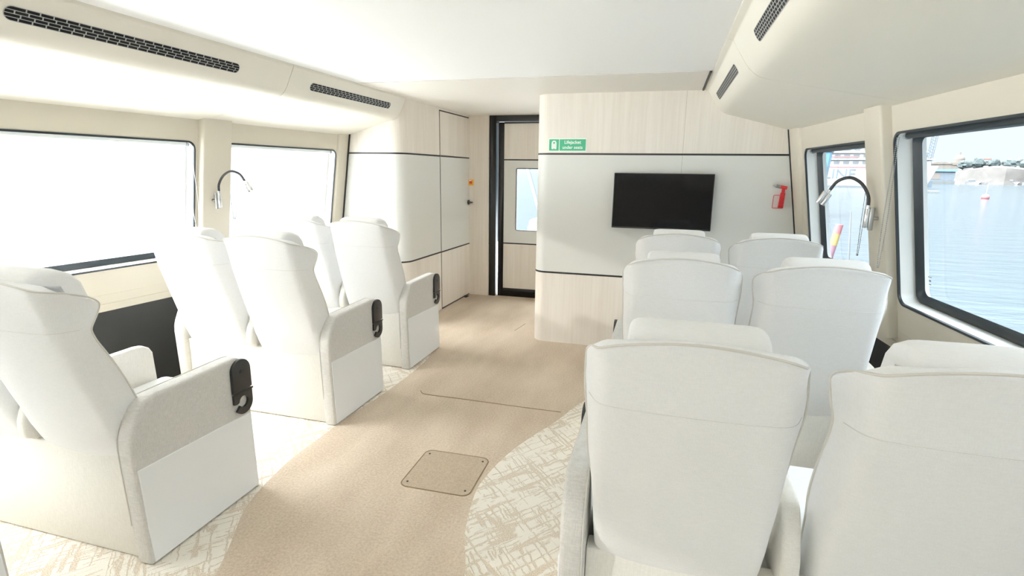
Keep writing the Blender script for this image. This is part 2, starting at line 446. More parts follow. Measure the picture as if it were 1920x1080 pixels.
# cream posts between the windows and half posts at the bulkhead
def post(n, W, y0, y1, p, label, half=False):
    prof = [(y0, -.01), (y0 + .003, .004), (y0 + .007, p - .010), (y0 + .010, p - .004), (y0 + .015, p - .001), (y0 + .022, p), (y1 - .010, p), (y1 - .003, p - .003), (y1, p - .010), (y1, -.01)]
    mb = MB(); mb.loft([[W(y, z, -d) for y, d in prof] for z in (.628, 1.66)])
    S(mb.build('trim_%d' % n, M['leather'], angle=50), label, 'post')
post(2, WL, 2.735, 2.95, .042, 'cream post between the two left windows carrying a reading lamp')
post(3, WR, 2.772, 2.95, .042, 'cream post between the two right windows carrying a reading lamp')
post(4, WL, 4.02, 4.146, .02, 'narrow cream half post where the left wall meets the cabinet')
post(5, WR, 3.955, 4.146, .02, 'narrow cream half post where the right wall meets the bulkhead')
mb = MB(); mb.loft([[WL(4.138, z, .01), WL(4.15, z, .01), WL(4.15, z, -.027), WL(4.138, z, -.027)] for z in (.3, 1.66)])
S(mb.build('trim_6', M['black']), 'black vertical joint at the left end of the cabinet front', 'joint strip')
mb = MB(); mb.loft([[WR(4.138, z, .01), WR(4.15, z, .01), WR(4.15, z, -.025), WR(4.138, z, -.025)] for z in (.3, 1.66)])
S(mb.build('trim_7', M['black']), 'black vertical joint at the right end of the bulkhead', 'joint strip')

# ceiling, soffits, roof
mb = MB(); mb.box((-2.072, YR, ZC), (.205, 3.43, ZC + .03))
S(mb.build('ceiling', M['ceiling']), 'plain white cabin ceiling panel', 'ceiling')
mb = MB(); mb.box((-2.12, 3.434, ZC - .003), (.185, YE + .1, ZC + .03)); mb.box((.182, YB, ZC - .003), (.9, YE + .1, ZC + .03))
S(mb.build('ceiling_front', M['ceil_beige']), 'beige ceiling panel over the bulkhead and corridor', 'ceiling')
mb = MB(); mb.box((.188, 3.43, ZC - .008), (.1985, YB, ZC + .02))
S(mb.build('trim_8', M['black']), 'black gap between the beige ceiling panel and the right soffit', 'joint strip')
mb = MB(); mb.box((-3.3, YR - 1.5, 2.0), (1.7, YE + .2, 2.06))  # aft overhang added to keep high sky off the rear doorway
S(mb.build('ceiling_roof', M['ceil_beige']), 'roof deck above the cabin ceiling with an added shading overhang aft', 'roof')
def soffit(name, pro, W, zb, seam, label):
    mb = MB(); g = .0018
    def ring(y):
        w = W(y, zb, 0)
        return [(x, y, z) for x, z in pro] + [(w.x, y, zb), (w.x, y, zb + .02), (pro[0][0] + (.06 if w.x > 0 else -.06), y, ZC + .06), (pro[0][0], y, ZC + .06)]
    for a, b in ((YR, seam - g), (seam + g, YB - .001)):
        mb.loft([ring(a), ring((a + b) / 2), ring(b)])
    S(mb.build(name, M['soffit'], angle=50), label, 'soffit')
def arc_pro(pts): return [(p.x, p.y) for p in crom([(a, b, 0) for a, b in pts], 5)]
soffit('ceiling_left', arc_pro([(-2.066, ZC + .01), (-2.070, 1.912), (-2.076, 1.902)]) + arc_pro([(-2.078, 1.898), (-2.110, 1.834), (-2.128, 1.801), (-2.150, 1.774), (-2.185, 1.753), (-2.24, 1.7385)]), WL, 1.632, 2.772, 'cream curved soffit along the left wall with two air vents')
soffit('ceiling_right', arc_pro([(.196, ZC + .01), (.200, 1.925), (.212, 1.920), (.228, 1.914)]) + arc_pro([(.232, 1.908), (.272, 1.843), (.293, 1.811), (.318, 1.783), (.352, 1.762), (.41, 1.746)]), WR, 1.648, 2.65, 'cream curved soffit along the right wall with two air vents')

# rear wall, with an added glazed doorway lighting the seat backs
mb = MB()
for x0, x1, z0, z1 in ((-3.4, -2.25, -.02, 2.0), (-1.05, 1.75, -.02, 2.0), (-2.25, -1.05, -.02, .12), (-2.25, -1.05, 1.86, 2.0)): mb.box((x0, YR - .08, z0), (x1, YR, z1))
S(mb.build('wall_back', M['wood']), 'pale wood wall behind the viewpoint', 'wall')
o = empty('window_7', (-1.65, YR - .04, 1)); S(o, 'added glazed rear doorway behind the viewpoint, lighting the seat backs', 'window')
mb = MB()
for x in (-.575, 0, .575): mb.box((x - .025, -.03, -.88), (x + .025, .03, .86))
mb.box((-.6, -.03, -.88), (.6, .03, -.83)); mb.box((-.6, -.03, .81), (.6, .03, .86)); mb.build('frame', M['satin'], o)
mb = MB(); mb.add([(-.6, 0, -.88), (.6, 0, -.88), (.6, 0, .86), (-.6, 0, .86)], [(0, 1, 2, 3)]); mb.build('pane', M['glass'], o, smooth=False)
ld = bpy.data.lights.new('portal', 'AREA'); ld.shape = 'RECTANGLE'; ld.size = 1.2; ld.size_y = 1.74; ld.cycles.is_portal = True
lo = bpy.data.objects.new('rear_portal', ld); COL.objects.link(lo); lo.location = (-1.65, YR - .05, .99); lo.rotation_euler = (PI / 2, 0, 0)

# banded panelling following a footprint line
Z1, Z2 = .575, 1.488
def offset_line(pl, d):
    out = []
    for i, p in enumerate(pl):
        a = Vector(pl[max(0, i - 1)]); b = Vector(pl[min(len(pl) - 1, i + 1)]); t = (b - a).normalized()
        out.append((p[0] - t.y * d, p[1] + t.x * d))
    return out
def banded(name, line, label, side, top=ZC + .02, endx=None):
    mb = MB()
    ex = lambda pl, z: [(endx(z) if (endx and i == 0) else x, y, z) for i, (x, y) in enumerate(pl)]
    back = offset_line(line, .04 * side)
    for z0, z1, m in ((0, Z1, 0), (Z1, Z2, 1), (Z2, top, 0)):
        A = ex(line, z0); B = ex(line, z1)
        mb.strip(A, B, m)
    A = ex(back, 0); B = ex(back, top)
    mb.strip(A, B, 0)
    o = mb.build(name, [M['wood'], M['grey']], weld=True, angle=60); S(o, label, 'wall')
    for z in (Z1, Z2):
        f = offset_line(line, -.0022 * side); mb = MB()
        mb.loft([ex(f, z - .0065), ex(f, z + .0065), ex(line, z + .0065), ex(line, z - .0065)], cap=False, closed=False)
        mb.build('black_inlay', M['black'], o)
    return o
arcR = [(-.888 + .1 * math.cos(math.radians(a)), 4.25 + .1 * math.sin(math.radians(a))) for a in range(-90, -181, -9)]
lineR = [(1.12, YB), (.5, YB), (.0, YB), (-.5, YB)] + arcR + [(-.988, 4.8), (-.988, YE)]
wf = banded('wall_front', lineR, 'front bulkhead of pale wood and grey panels with black inlays', -1, endx=lambda z: XR(z, YB) + .05)
mb = MB(); mb.box((.0875, YB - .0012, .58), (.0893, YB + .001, ZC)); mb.build('panel_joint', plain('joint_line', (.42, .38, .32), .8), wf)  # thin darker line along the panel joint
rc = .12
xc = lambda y: -2.10 + (y - 4.35) * .0300
arcL = [(-2.223 + rc * math.cos(math.radians(a)), YB + rc + rc * math.sin(math.radians(a))) for a in range(-90, 1, 9)]
lineL = [(-2.92, YB), (-2.5, YB)] + arcL + [(xc(4.4), 4.4), (xc(4.85), 4.85), (xc(5.6), 5.6), (xc(YE), YE)]
wc = banded('wall_cabinet', lineL, 'rounded cabinet wall of pale wood and grey panels left of the corridor', 1, endx=lambda z: XL(z, YB) - .05)

# flush door in the cabinet wall
d1 = empty('door_1', (xc(4.86), 4.86, 0), math.atan2(.03, 1) * -1)
S(d1, 'flush cupboard door in the rounded cabinet wall with black lever handle', 'door')
mb = MB(); mb.box((-.01, -.006, 0), (.0015, .735, 1.905)); mb.build('door_gap', M['black'], d1)
mb = MB()
for z0, z1, m in ((.014, Z1, 0), (Z1, Z2, 1), (Z2, 1.893, 0)): mb.box((-.01, 0, z0), (.005, .723, z1), m)
mb.build('door_leaf', [M['wood'], M['grey']], d1)
for z in (Z1, Z2):
    mb = MB(); mb.box((.0, 0, z - .0065), (.0062, .723, z + .0065)); mb.build('black_inlay', M['black'], d1)
hd = MB(); hd.cyl((.004, .688, 1.023), (.016, .688, 1.023), .026, 20); hd.cyl((.016, .688, 1.023), (.05, .688, 1.023), .009, 12)
hd.tube([(.05, .694, 1.023), (.052, .66, 1.023), (.052, .585, 1.021)], .008, 10)
hd.build('handle', M['plastic'], d1)
w = MB(); w.prism([(0, 0), (.10, 0), (.0, .028)], lambda u, v, d: (d, u, v), -.012, .012)
dw = w.build('door_wedge', M['black'], bevel=.002); dw.location = (-2.04, 5.40, .0); tag(dw, 'small black wedge on the carpet under the cupboard door', 'door stop')

# corridor end: panel, black frame, door with window
banded('wall_end', [(-2.1, YE), (-1.95, YE), (-1.835, YE)], 'narrow pale wood and grey panel left of the black door frame', -1)
d2 = empty('door_2', (-1.3, YE, 0)); S(d2, 'black framed corridor door with a bright window', 'door')
mb = MB(); mb.box((-.535, -.03, 0), (-.462, .05, ZC)); mb.box((-.462, -.03, 1.862), (.36, .05, ZC)); mb.box((-.462, -.03, 1.845), (-.43, -.012, 1.862))
mb.build('door_frame', M['satin'], d2, bevel=.003)
wl = MB()                                                          # leaf: stiles, rails
LX0, LX1 = -.444, .345
wl.box((LX0, .0, .0), (LX0 + .062, .045, 1.855)); wl.box((LX1 - .06, 0, 0), (LX1, .045, 1.855)); wl.box((LX0 + .062, 0, 0), (LX1 - .06, .045, .092)); wl.box((LX0 + .062, 0, 1.842), (LX1 - .06, .045, 1.858))
wl.build('door_leaf', M['satin'], d2, bevel=.003)
px0, px1, wx0, wx1, wz0, wz1 = LX0 + .062, LX1 - .06, -.243, .16, .735, 1.385
mb = MB()
mb.box((px0, .008, .092), (px1, .034, .59), 0); mb.box((px0, .008, 1.475), (px1, .034, 1.842), 0)
mb.box((px0, .008, .59), (px1, .034, wz0), 1); mb.box((px0, .008, wz1), (px1, .034, 1.475), 1)
mb.box((px0, .008, wz0), (wx0, .034, wz1), 1); mb.box((wx1, .008, wz0), (px1, .034, wz1), 1)
mb.build('door_panel', [M['wood'], M['grey']], d2)
for z in (.59, 1.475):
    mb = MB(); mb.box((px0, .003, z - .006), (px1, .01, z + .006)); mb.build('black_inlay', M['black'], d2)
mb = MB(); mb.tube([(u, .006, v) for u, v in rrect(wx0, wx1, wz0, wz1, .012)], .005, 6, closed=True); mb.build('window_bead', M['rubber'], d2)
mb = MB(); mb.add([(wx0, .02, wz0), (wx1, .02, wz0), (wx1, .02, wz1), (wx0, .02, wz1)], [(0, 1, 2, 3)]); mb.build('pane', M['glass'], d2, smooth=False)
mb = MB(); mb.box((-.94, YE, 0), (1.2, YE + .06, 2.0)); mb.box((-3.1, YE + .03, 0), (-1.836, YE + .08, 2.0)); S(mb.build('wall_front_outer', M['ceil_beige']), 'outer front wall beside the corridor door', 'wall')
ld = bpy.data.lights.new('portal', 'AREA'); ld.shape = 'RECTANGLE'; ld.size = wx1 - wx0; ld.size_y = wz1 - wz0; ld.cycles.is_portal = True
lo = bpy.data.objects.new('door_portal', ld); COL.objects.link(lo); lo.location = (-1.3 + (wx0 + wx1) / 2, YE + .05, (wz0 + wz1) / 2); lo.rotation_euler = (-PI / 2, 0, 0)

# ------------------------------------------------------------------ air vents
def vent(yc, length, c, v, n, label, pitch=.043, hh=.0235):
    o = empty('air_vent', (c[0], yc, c[1])); tag(o, label, 'vent', 'slotted air vents in the soffits')
    fn = lambda u, w, d: (v[0] * w + n[0] * d, u, v[1] * w + n[1] * d)
    k = 10; st = []
    for a0, cx in ((-90, length / 2 - hh), (90, -length / 2 + hh)):
        for j in range(k + 1):
            t = math.radians(a0 + 180 * j / k); st.append((cx + hh * math.cos(t), hh * math.sin(t)))
    mb = MB(); mb.prism(st, fn, -.004, .0008); mb.build('vent_back', M['void'], o)
    g = MB()
    g.tube([fn(u, w, .001) for u, w in st], .0012, 6, closed=True)
    rows = 4; rh = 2 * hh / rows
    for r in range(1, rows):
        w = -hh + r * rh; e = length / 2 - hh + math.sqrt(max(0, hh * hh - w * w))
        g.prism([(-e, w - .0011), (e, w - .0011), (e, w + .0011), (-e, w + .0011)], fn, .0, .0022)
    for r in range(rows):
        w0, w1 = -hh + r * rh, -hh + (r + 1) * rh; wm = max(abs(w0), abs(w1)) * .96
        e = length / 2 - hh + math.sqrt(max(0, hh * hh - wm * wm)) - .006
        u = -e + (pitch * .5 if r % 2 else pitch * .95)
        while u < e:
            g.prism([(u - .002, w0), (u + .002, w0), (u + .002, w1), (u - .002, w1)], fn, .0, .002); u += pitch
    g.build('grille', M['alu'], o, smooth=False)
    return o
vl, nl = (-.447, -.894), (.894, -.447); vr, nr = (.524, -.852), (-.852, -.524)
vent(1.885, 1.02, (-2.1085, 1.837), vl, nl, 'longest air vent slot in the left soffit, above the nearest seats')
vent(3.462, .99, (-2.1085, 1.837), vl, nl, 'shorter looking air vent slot in the left soffit, next to the cabinet wall')
vent(1.74, 1.05, (.273, 1.8415), vr, nr, 'air vent slot in the right soffit cut off by the picture edge', .03)
vent(3.372, 1.0, (.273, 1.8415), vr, nr, 'small air vent slot in the right soffit beside the bulkhead', .03)

# ------------------------------------------------------------------ seats
YRR = [(.36, .034), (.395, .024), (.42, .010), (.46, -.008), (.53, -.028), (.68, -.08), (.85, -.138), (.95, -.165), (1.0, -.178), (1.03, -.186), (1.05, -.188)]
YF = [(.36, .15), (.45, .115), (.59, .066), (.70, .020), (.77, -.012), (.82, -.038), (.85, -.050), (.868, -.052), (.895, -.040), (.92, -.026), (.94, -.021), (.955, -.030), (.965, -.044), (.975, -.064), (.985, -.088), (1.0, -.122), (1.03, -.15), (1.05, -.16)]
HF = [(.36, .200), (.45, .208), (.55, .214), (.62, .224), (.70, .227), (.80, .226), (.86, .228), (.90, .233), (.94, .2345), (.955, .233), (.968, .229), (.98, .223), (.99, .215), (1.0, .205), (1.01, .195)]
HR_ = [(.36, .200), (.45, .202), (.60, .202), (.75, .197), (.90, .190), (1.0, .190), (1.03, .178)]
def arch(x): return .026 * (1 - (x / .19) ** 2)
def back_ring(z, dr=0, df=0, cut=0):
    yr = lerp_table(YRR, z) + dr; yf = lerp_table(YF, z) - df; wf = lerp_table(HF, z) - cut; wr = min(lerp_table(HR_, z), wf - .002) - cut
    k = max(0, min(1, (z - .88) / .12))
    half = []                                                       # left half, from the front rim to the middle of the rear face
    C = Vector((-wr, yr)); A = Vector((-wf, yf)); B = Vector((0, yr - .010))
    da = (A - C); la = da.length; da.normalize(); db = (B - C).normalized(); r = min(.036, la * .42)
    half += [A, A + (C - A) * .3, A + (C - A) * .55]
    p0, p2 = C + da * r, C + db * r
    for j in range(8):
        t = j / 7; half.append(p0 * (1 - t) ** 2 + C * 2 * t * (1 - t) + p2 * t * t)
    for x in (.62, .3): half.append(Vector((-x * wr, yr - .010 * (1 - x * x))))
    pts = half + [B] + [Vector((-p.x, p.y)) for p in reversed(half)]
    for x in (.86, .6, .2, -.2, -.6, -.86): pts.append(Vector((x * wf, yf - (.030 if abs(x) < .7 else .012))))
    return [(p.x, p.y, z + arch(p.x) * k) for p in pts]
DZ = -.029
def make_backrest(cx, parent):
    zs = [.375, .42, .48, .54, .60, .66, .72, .77, .81, .84, .86, .88, .90, .92, .94, .955, .968, .98, .99, .998]
    rings = [back_ring(z) for z in zs] + [back_ring(1.003, .003, .002, .003), back_ring(1.0075, .009, .004, .009), back_ring(1.0095, .020, .006, .018)]
    rings = [[(x + cx, y, z) for x, y, z in r] for r in rings]
    mb = MB(); mb.loft(rings); b = mb.build('backrest', M['fabric'], parent, angle=60)
    # piping: up the front rim, over the shoulder, along the upper rear edge
    left = [(-lerp_table(HF, z) - .001, lerp_table(YF, z), z) for z in (.40, .48, .56, .64, .72, .78, .82, .85, .868, .89, .91, .93)]
    left += [(-.2345, -.024, .943), (-.2305, -.036, .957), (-.223, -.060, .9695), (-.214, -.093, .982), (-.205, -.128, .992), (-.193, -.162, 1.001), (-.174, -.181, 1.011), (-.14, -.1885, 1.020), (-.07, -.193, 1.0305)]
    path = left + [(0, -.1945, 1.0345)] + [(-x, y, z) for x, y, z in reversed(left)]
    pp = [(p.x + cx, p.y, p.z) for p in crom(path, 4)]
    mb = MB(); mb.tube(pp, .0028, 6); mb.build('piping', M['piping'], b)
    rr = back_ring(.868)[1:26]
    mb = MB(); mb.tube([(x + cx, y - .0001, zz) for x, y, zz in rr], .0008, 5); mb.build('stitched_seam', M['seam'], b)
    # headrest cushion lying over the top
    prof = [(-.155, 1.028), (-.150, 1.055), (-.132, 1.071), (-.10, 1.079), (-.055, 1.074), (-.015, 1.056), (.012, 1.022), (.022, .975), (.020, .92), (.006, .895), (-.012, .905), (-.02, .95), (-.05, 1.01), (-.10, 1.026)]
    rings = []
    for u, s_ in ((-.137, .45), (-.136, .66), (-.131, .84), (-.122, .95), (-.105, 1), (0, 1.03), (.105, 1), (.122, .95), (.131, .84), (.136, .66), (.137, .45)):
        cy, cz = -.085, 1.035
        ring = []
        for (y, zv) in prof:
            if zv > 1.0: yy = cy + (y - cy) * (.6 + .4 * s_); zz = cz + (zv - cz) * s_
            else: yy = y - .012 * (1 - s_); zz = zv
            ring.append((u + cx, yy, zz + DZ))
        rings.append(ring)
    mb = MB(); mb.loft(rings); mb.build('headrest_cushion', M['pillow'], b, angle=70)
    mb = MB(); mb.tube([(cx + u, y, zv + DZ) for u, y, zv in ((-.133, -.153, 1.034), (-.06, -.1555, 1.036), (.06, -.1555, 1.036), (.133, -.153, 1.034))], .0022, 5); mb.build('cushion_seam', M['piping'], b)
    return b
PANEL = [(.0, .0), (-.004, .15), (-.010, .32), (-.013, .44), (-.010, .475), (.0, .505), (.020, .545), (.040, .577), (.055, .590), (.075, .598), (.16, .600), (.30, .602), (.440, .604), (.470, .600), (.494, .586), (.508, .562), (.513, .535), (.518, .35), (.526, .0)]
def make_panel(name, u0, u1, sg, mat, parent):
    mb = MB(); mb.prism(PANEL, lambda y, z, d: (sg * d, y, z), u0, u1)
    return mb.build(name, mat, parent, bevel=.013, seg=3)
def make_seat(sg, UA, UB):
    r = empty('double_seat')
    a = make_panel('side_panel', 0, .065, sg, M['linen'], r)
    lo_ = [(.014, .008), (.006, .15), (.0, .32), (-.003, .366), (.25, .359), (.507, .352), (.511, .25), (.515, .008)]
    mb = MB(); mb.prism(lo_, lambda y, z, d: (sg * d, y, z), -.003, .01); tag(mb.build('lower_panel', M['side_white'], a, bevel=.002, seg=1), 'smooth white lower face')
    mb = MB(); mb.tube([(sg * .0605, y - .0002 if y < .3 else y, z) for y, z in PANEL[1:15]], .002, 5); mb.build('panel_piping', M['piping'], a)
    make_panel('side_panel', UB + .212, UB + .272, sg, M['cream_cloth'], r)
    mb = MB(); mb.prism([(.034, .36), (.022, .396), (-.009, .408)] + PANEL[3:16] + [(.517, .36), (.08, .36)], lambda y, z, d: (sg * d, y, z), (UA + UB) / 2 - .021, (UA + UB) / 2 + .021); mb.build('armrest', M['cream_cloth'], r, bevel=.012, seg=3)
    mb = MB(); mb.box((sg * .066, .055, .004), (sg * (UB + .211), .50, .30)); mb.box((sg * .066, .020, .004), (sg * (UB + .211), .075, .396))
    mb.build('seat_base', M['cream_cloth'], r, bevel=.006)
    for u in (UA, UB):
        mb = MB(); mb.box((sg * u - .205, .06, .305), (sg * u + .205, .535, .455)); mb.build('seat_cushion', M['fabric'], r, bevel=.035, seg=4)
        make_backrest(sg * u, r)
    # folding cup holder
    ch = MB(); y0, y1, zt = .418, .516, .597
    yc, rad = (y0 + y1) / 2, (y1 - y0) / 2
    up = [(y0, .462), (y1, .468)] + [(yc + rad * math.cos(t), zt - rad + rad * math.sin(t)) for t in [PI * j / 14 for j in range(15)]]
    ch.prism(up, lambda y, z, d: (-sg * d, y, z), -.001, .014)
    c = ch.build('cup_holder', M['plastic'], r, bevel=.002, seg=2)
    hk = MB(); cz = .413; ro, ri = rad, .024
    out = [(y0, .456), (y0, .425)] + []
    ang0, ang1 = 205, -28                                           # open jaw faces the seat back
    o_ = [(yc + ro * math.cos(math.radians(t)), cz + ro * math.sin(math.radians(t))) for t in range(0, -146, -8)]
    i_ = [(yc + ri * math.cos(math.radians(t)), cz + .004 + ri * math.sin(math.radians(t))) for t in range(-145, 176, 10)]
    poly = [(y1, .462), (y1, cz)] + o_[1:] + i_ + [(y0 + .012, cz + .002), (y0, cz + .004), (y0, .456)]
    hk.prism(poly, lambda y, z, d: (-sg * d, y, z), .002, .012); hk.build('holder_hook', M['plastic'], c)
    kn = MB(); kn.cyl((-sg * .013, yc, .545), (-sg * .0165, yc, .545), .011, 16); kn.cyl((-sg * .016, yc, .545), (-sg * .0175, yc, .545), .004, 8); kn.build('holder_knob', M['satin'], c)
    hb = MB(); hb.box((-sg * .012, y0 - .004, .456), (-sg * .0145, y1 + .004, .4635)); hb.build('holder_hinge', M['black'], c)
    return r
GS = 'white double seats in the cabin'
protoL, protoR = make_seat(-1, .265, .742), make_seat(1, .285, .795)
for i, (src, x, y, lab) in enumerate((
        (protoL, -1.62, 1.226, 'nearest double seat on the left, its wide two tone side panel closest to view'),
        (protoL, -1.625, 2.325, 'middle white double seat on the left, below the post with the lamp'),
        (protoL, -1.628, 3.212, 'farthest white double seat on the left, closest to the cabinet wall'),
        (protoL, -1.62, .325, 'double seat at the bottom left picture edge, only its front corner showing'),
        (protoR, -.205, 1.226, 'nearest white double seat on the right, backs filling the lower right'),
        (protoR, -.205, 2.325, 'middle white double seat on the right, between the nearest pair and the front pair'),
        (protoR, -.205, 3.235, 'front white double seat on the right, just below the television'))):
    o = src if i in (0, 4) else copy_tree(src)
    o.location = (x, y, 0); tag(o, lab, 'seat', GS)
    if i == 3:                                                      # no holder is seen on this one
        for c in [k for k in o.children if k.name.startswith('cup_holder')]:
            for k in list(c.children): bpy.data.objects.remove(k)
            bpy.data.objects.remove(c)

# ------------------------------------------------------------------ bulkhead fittings
tv = empty('television', (-.032, 4.085, 1.155)); tag(tv, 'flat black television on the front bulkhead, switched off', 'television')
tv.rotation_euler = (math.radians(-3), 0, 0)
mb = MB(); mb.box((-.347, -.012, -.199), (.347, .022, .199)); mb.build('housing', M['tvbody'], tv, bevel=.004)
mb = MB(); mb.box((-.341, -.0135, -.187), (.341, -.011, .193)); mb.build('screen', M['screen'], tv)
mb = MB(); mb.box((-.2, .022, -.12), (.2, .04, .12)); mb.build('back_box', M['tvbody'], tv, bevel=.006)
mb = MB(); mb.box((-.1, .035, -.08), (.1, .062, .08)); mb.build('wall_bracket', M['satin'], tv)

sg = empty('safety_sign', (-.7455, YB - .002, 1.5535)); tag(sg, 'green and white lifejacket sign on the bulkhead above the black line', 'sign')
mb = MB(); mb.box((-.146, -.002, -.049), (.146, .0018, .049)); mb.build('sign_plate', M['white'], sg)
mb = MB(); mb.box((-.1385, -.0028, -.0415), (-.064, -.0015, .0415)); mb.box((-.0585, -.0028, -.0415), (.1385, -.0015, .0415)); mb.build('green_field', M['green'], sg)
jk = [(-.018, -.030), (-.006, -.031), (0, -.024), (.006, -.031), (.018, -.030), (.0195, -.02), (.0195, .012), (.015, .026), (.006, .032), (-.006, .032), (-.015, .026), (-.0195, .012), (-.0195, -.02)]
mb = MB(); mb.prism(jk, lambda u, v, d: (u - .101, -d, v), .0026, .0034); mb.build('jacket_symbol', M['white'], sg)
mb = MB(); mb.prism([(0, .006), (.0075, .016), (.0045, .021), (-.0045, .021), (-.0075, .016)], lambda u, v, d: (u - .101, -d, v), .0034, .0039); mb.build('jacket_collar', M['green'], sg)
def text_mesh(name, body, size, mat, parent, loc, rot, ext=.0006, align='CENTER', bold=.0, sx=1.0):
    cu = bpy.data.curves.new(name, 'FONT'); cu.body = body; cu.size = size; cu.extrude = ext; cu.align_x = align; cu.align_y = 'CENTER'; cu.offset = bold
    t = bpy.data.objects.new(name, cu); COL.objects.link(t)
    bpy.context.view_layer.update()
    me = bpy.data.meshes.new_from_object(t.evaluated_get(bpy.context.evaluated_depsgraph_get()))
    bpy.data.objects.remove(t); me.materials.clear(); me.materials.append(mat)
    o = bpy.data.objects.new(name, me); COL.objects.link(o); o.parent = parent; o.location = loc; o.rotation_euler = rot; o.scale = (sx, 1, 1)
    return o
text_mesh('sign_lettering', 'Lifejacket', .033, M['white'], sg, (.040, -.0032, .019), (PI / 2, 0, 0), bold=.0007)
text_mesh('sign_lettering', 'under seats', .033, M['white'], sg, (.040, -.0032, -.018), (PI / 2, 0, 0), bold=.0007)

hm = empty('emergency_hammer', (.737, YB - .002, 1.205)); tag(hm, 'red emergency window hammer in its holder on the bulkhead', 'hammer')
fy = lambda u, v, d: (u, -d, v)
mb = MB(); mb.prism([(.008, -.078), (.042, -.078), (.047, .03), (.017, .03)], fy, .0, .012); mb.build('holder', M['red'], hm, bevel=.003)
mb = MB()
for k in range(9): mb.box((.0085 + k * .0005, -.023, -.073 + k * .0105), (.0425 + k * .0005, -.010, -.0675 + k * .0105))
mb.build('grip_ribs', M['red'], hm, bevel=.0015, seg=1)
mb = MB(); mb.prism([(.013, -.06), (.036, -.06), (.043, .06), (.022, .06)], fy, .01, .020); mb.build('hammer_handle', M['red'], hm, bevel=.003)
mb = MB(); mb.cyl((.052, -.018, .062), (.01, -.018, .070), .0115, 14); mb.build('hammer_head', M['red'], hm)
mb = MB(); mb.cyl((.01, -.018, .070), (-.018, -.018, .0755), .011, 14); mb.cyl((-.018, -.018, .0755), (-.036, -.018, .079), .0095, 14, r2=.0015); mb.build('hammer_tip', M['steel'], hm)
mb = MB(); mb.tube([(.010, -.008, -.076), (-.024, -.008, -.076), (-.027, -.008, -.072), (-.024, -.008, .008), (-.020, -.008, .012), (.016, -.008, .012)], .0022, 6); mb.build('guard_wire', M['red'], hm)

ob = empty('alarm_switch', (-2.035, 5.598, 1.234)); tag(ob, 'small yellow and orange switch box on the corridor end panel', 'switch')
mb = MB(); mb.box((-.032, -.035, -.032), (.026, .022, .032)); mb.build('box', M['yellow'], ob, bevel=.005)
mb = MB(); mb.cyl((.005, -.035, .0), (.005, -.05, .0), .016, 14); mb.build('button', M['orange'], ob)
mb = MB(); mb.box((-.018, -.037, .012), (.008, -.034, .026)); mb.build('label_plate', M['white'], ob)

# reading lamps
def reading_lamp(x, y, z, sx, label, wall_n):
    o = empty('reading_lamp', (x, y, z)); tag(o, label, 'lamp', 'gooseneck reading lamps on the posts')
    mb = MB(); mb.cyl((0, 0, -.045), (0, 0, .042), .0105, 20); mb.build('socket', M['chrome'], o, bevel=.002)
    q = Vector(wall_n) * -.017 + Vector((0, -.010, 0))
    mb = MB(); mb.cyl((q.x, q.y, -.055), (q.x, q.y, .048), .0105, 20); mb.cyl((q.x, q.y, 0), (q.x * 2.9, q.y * 1.2, 0), .008, 12); mb.build('wall_mount', M['steel'], o, bevel=.002)
    mb = MB(); mb.cyl((0, 0, .042), (0, 0, .058), .0085, 14); mb.build('lower_collar', M['chrome'], o)
    path = crom([(0, 0, .055), (sx * .006, 0, .10), (sx * .034, .012, .152), (sx * .078, .03, .180), (sx * .124, .048, .164), (sx * .152, .058, .120)], 8)
    mb = MB(); mb.tube(path, .0072, 12)
    mb.build('gooseneck', M['plastic'], o)
    a = Vector((sx * .152, .058, .120)); dr = Vector((sx * .42, .10, -.85)).normalized()
    mb = MB(); mb.cyl(a - dr * .002, a + dr * .016, .0075, 14); mb.build('upper_collar', M['chrome'], o)
    side = dr.cross(Vector((0, 1, 0))).normalized() * .0112
    for s_ in (-1, 1):
        mb = MB(); mb.cyl(a + dr * .012 + side * s_, a + dr * .072 + side * s_, .0108, 20); mb.build('lamp_head', M['chrome'], o, bevel=.0015)
    return o
reading_lamp(XR(1.165, 2.84) - .085, 2.84, 1.165, -1, 'gooseneck reading lamp on the right post, head in front of the far window', nR)
reading_lamp(XL(1.155, 2.82) + .085, 2.82, 1.150, 1, 'gooseneck reading lamp on the left post, pale against the bright window', nL)

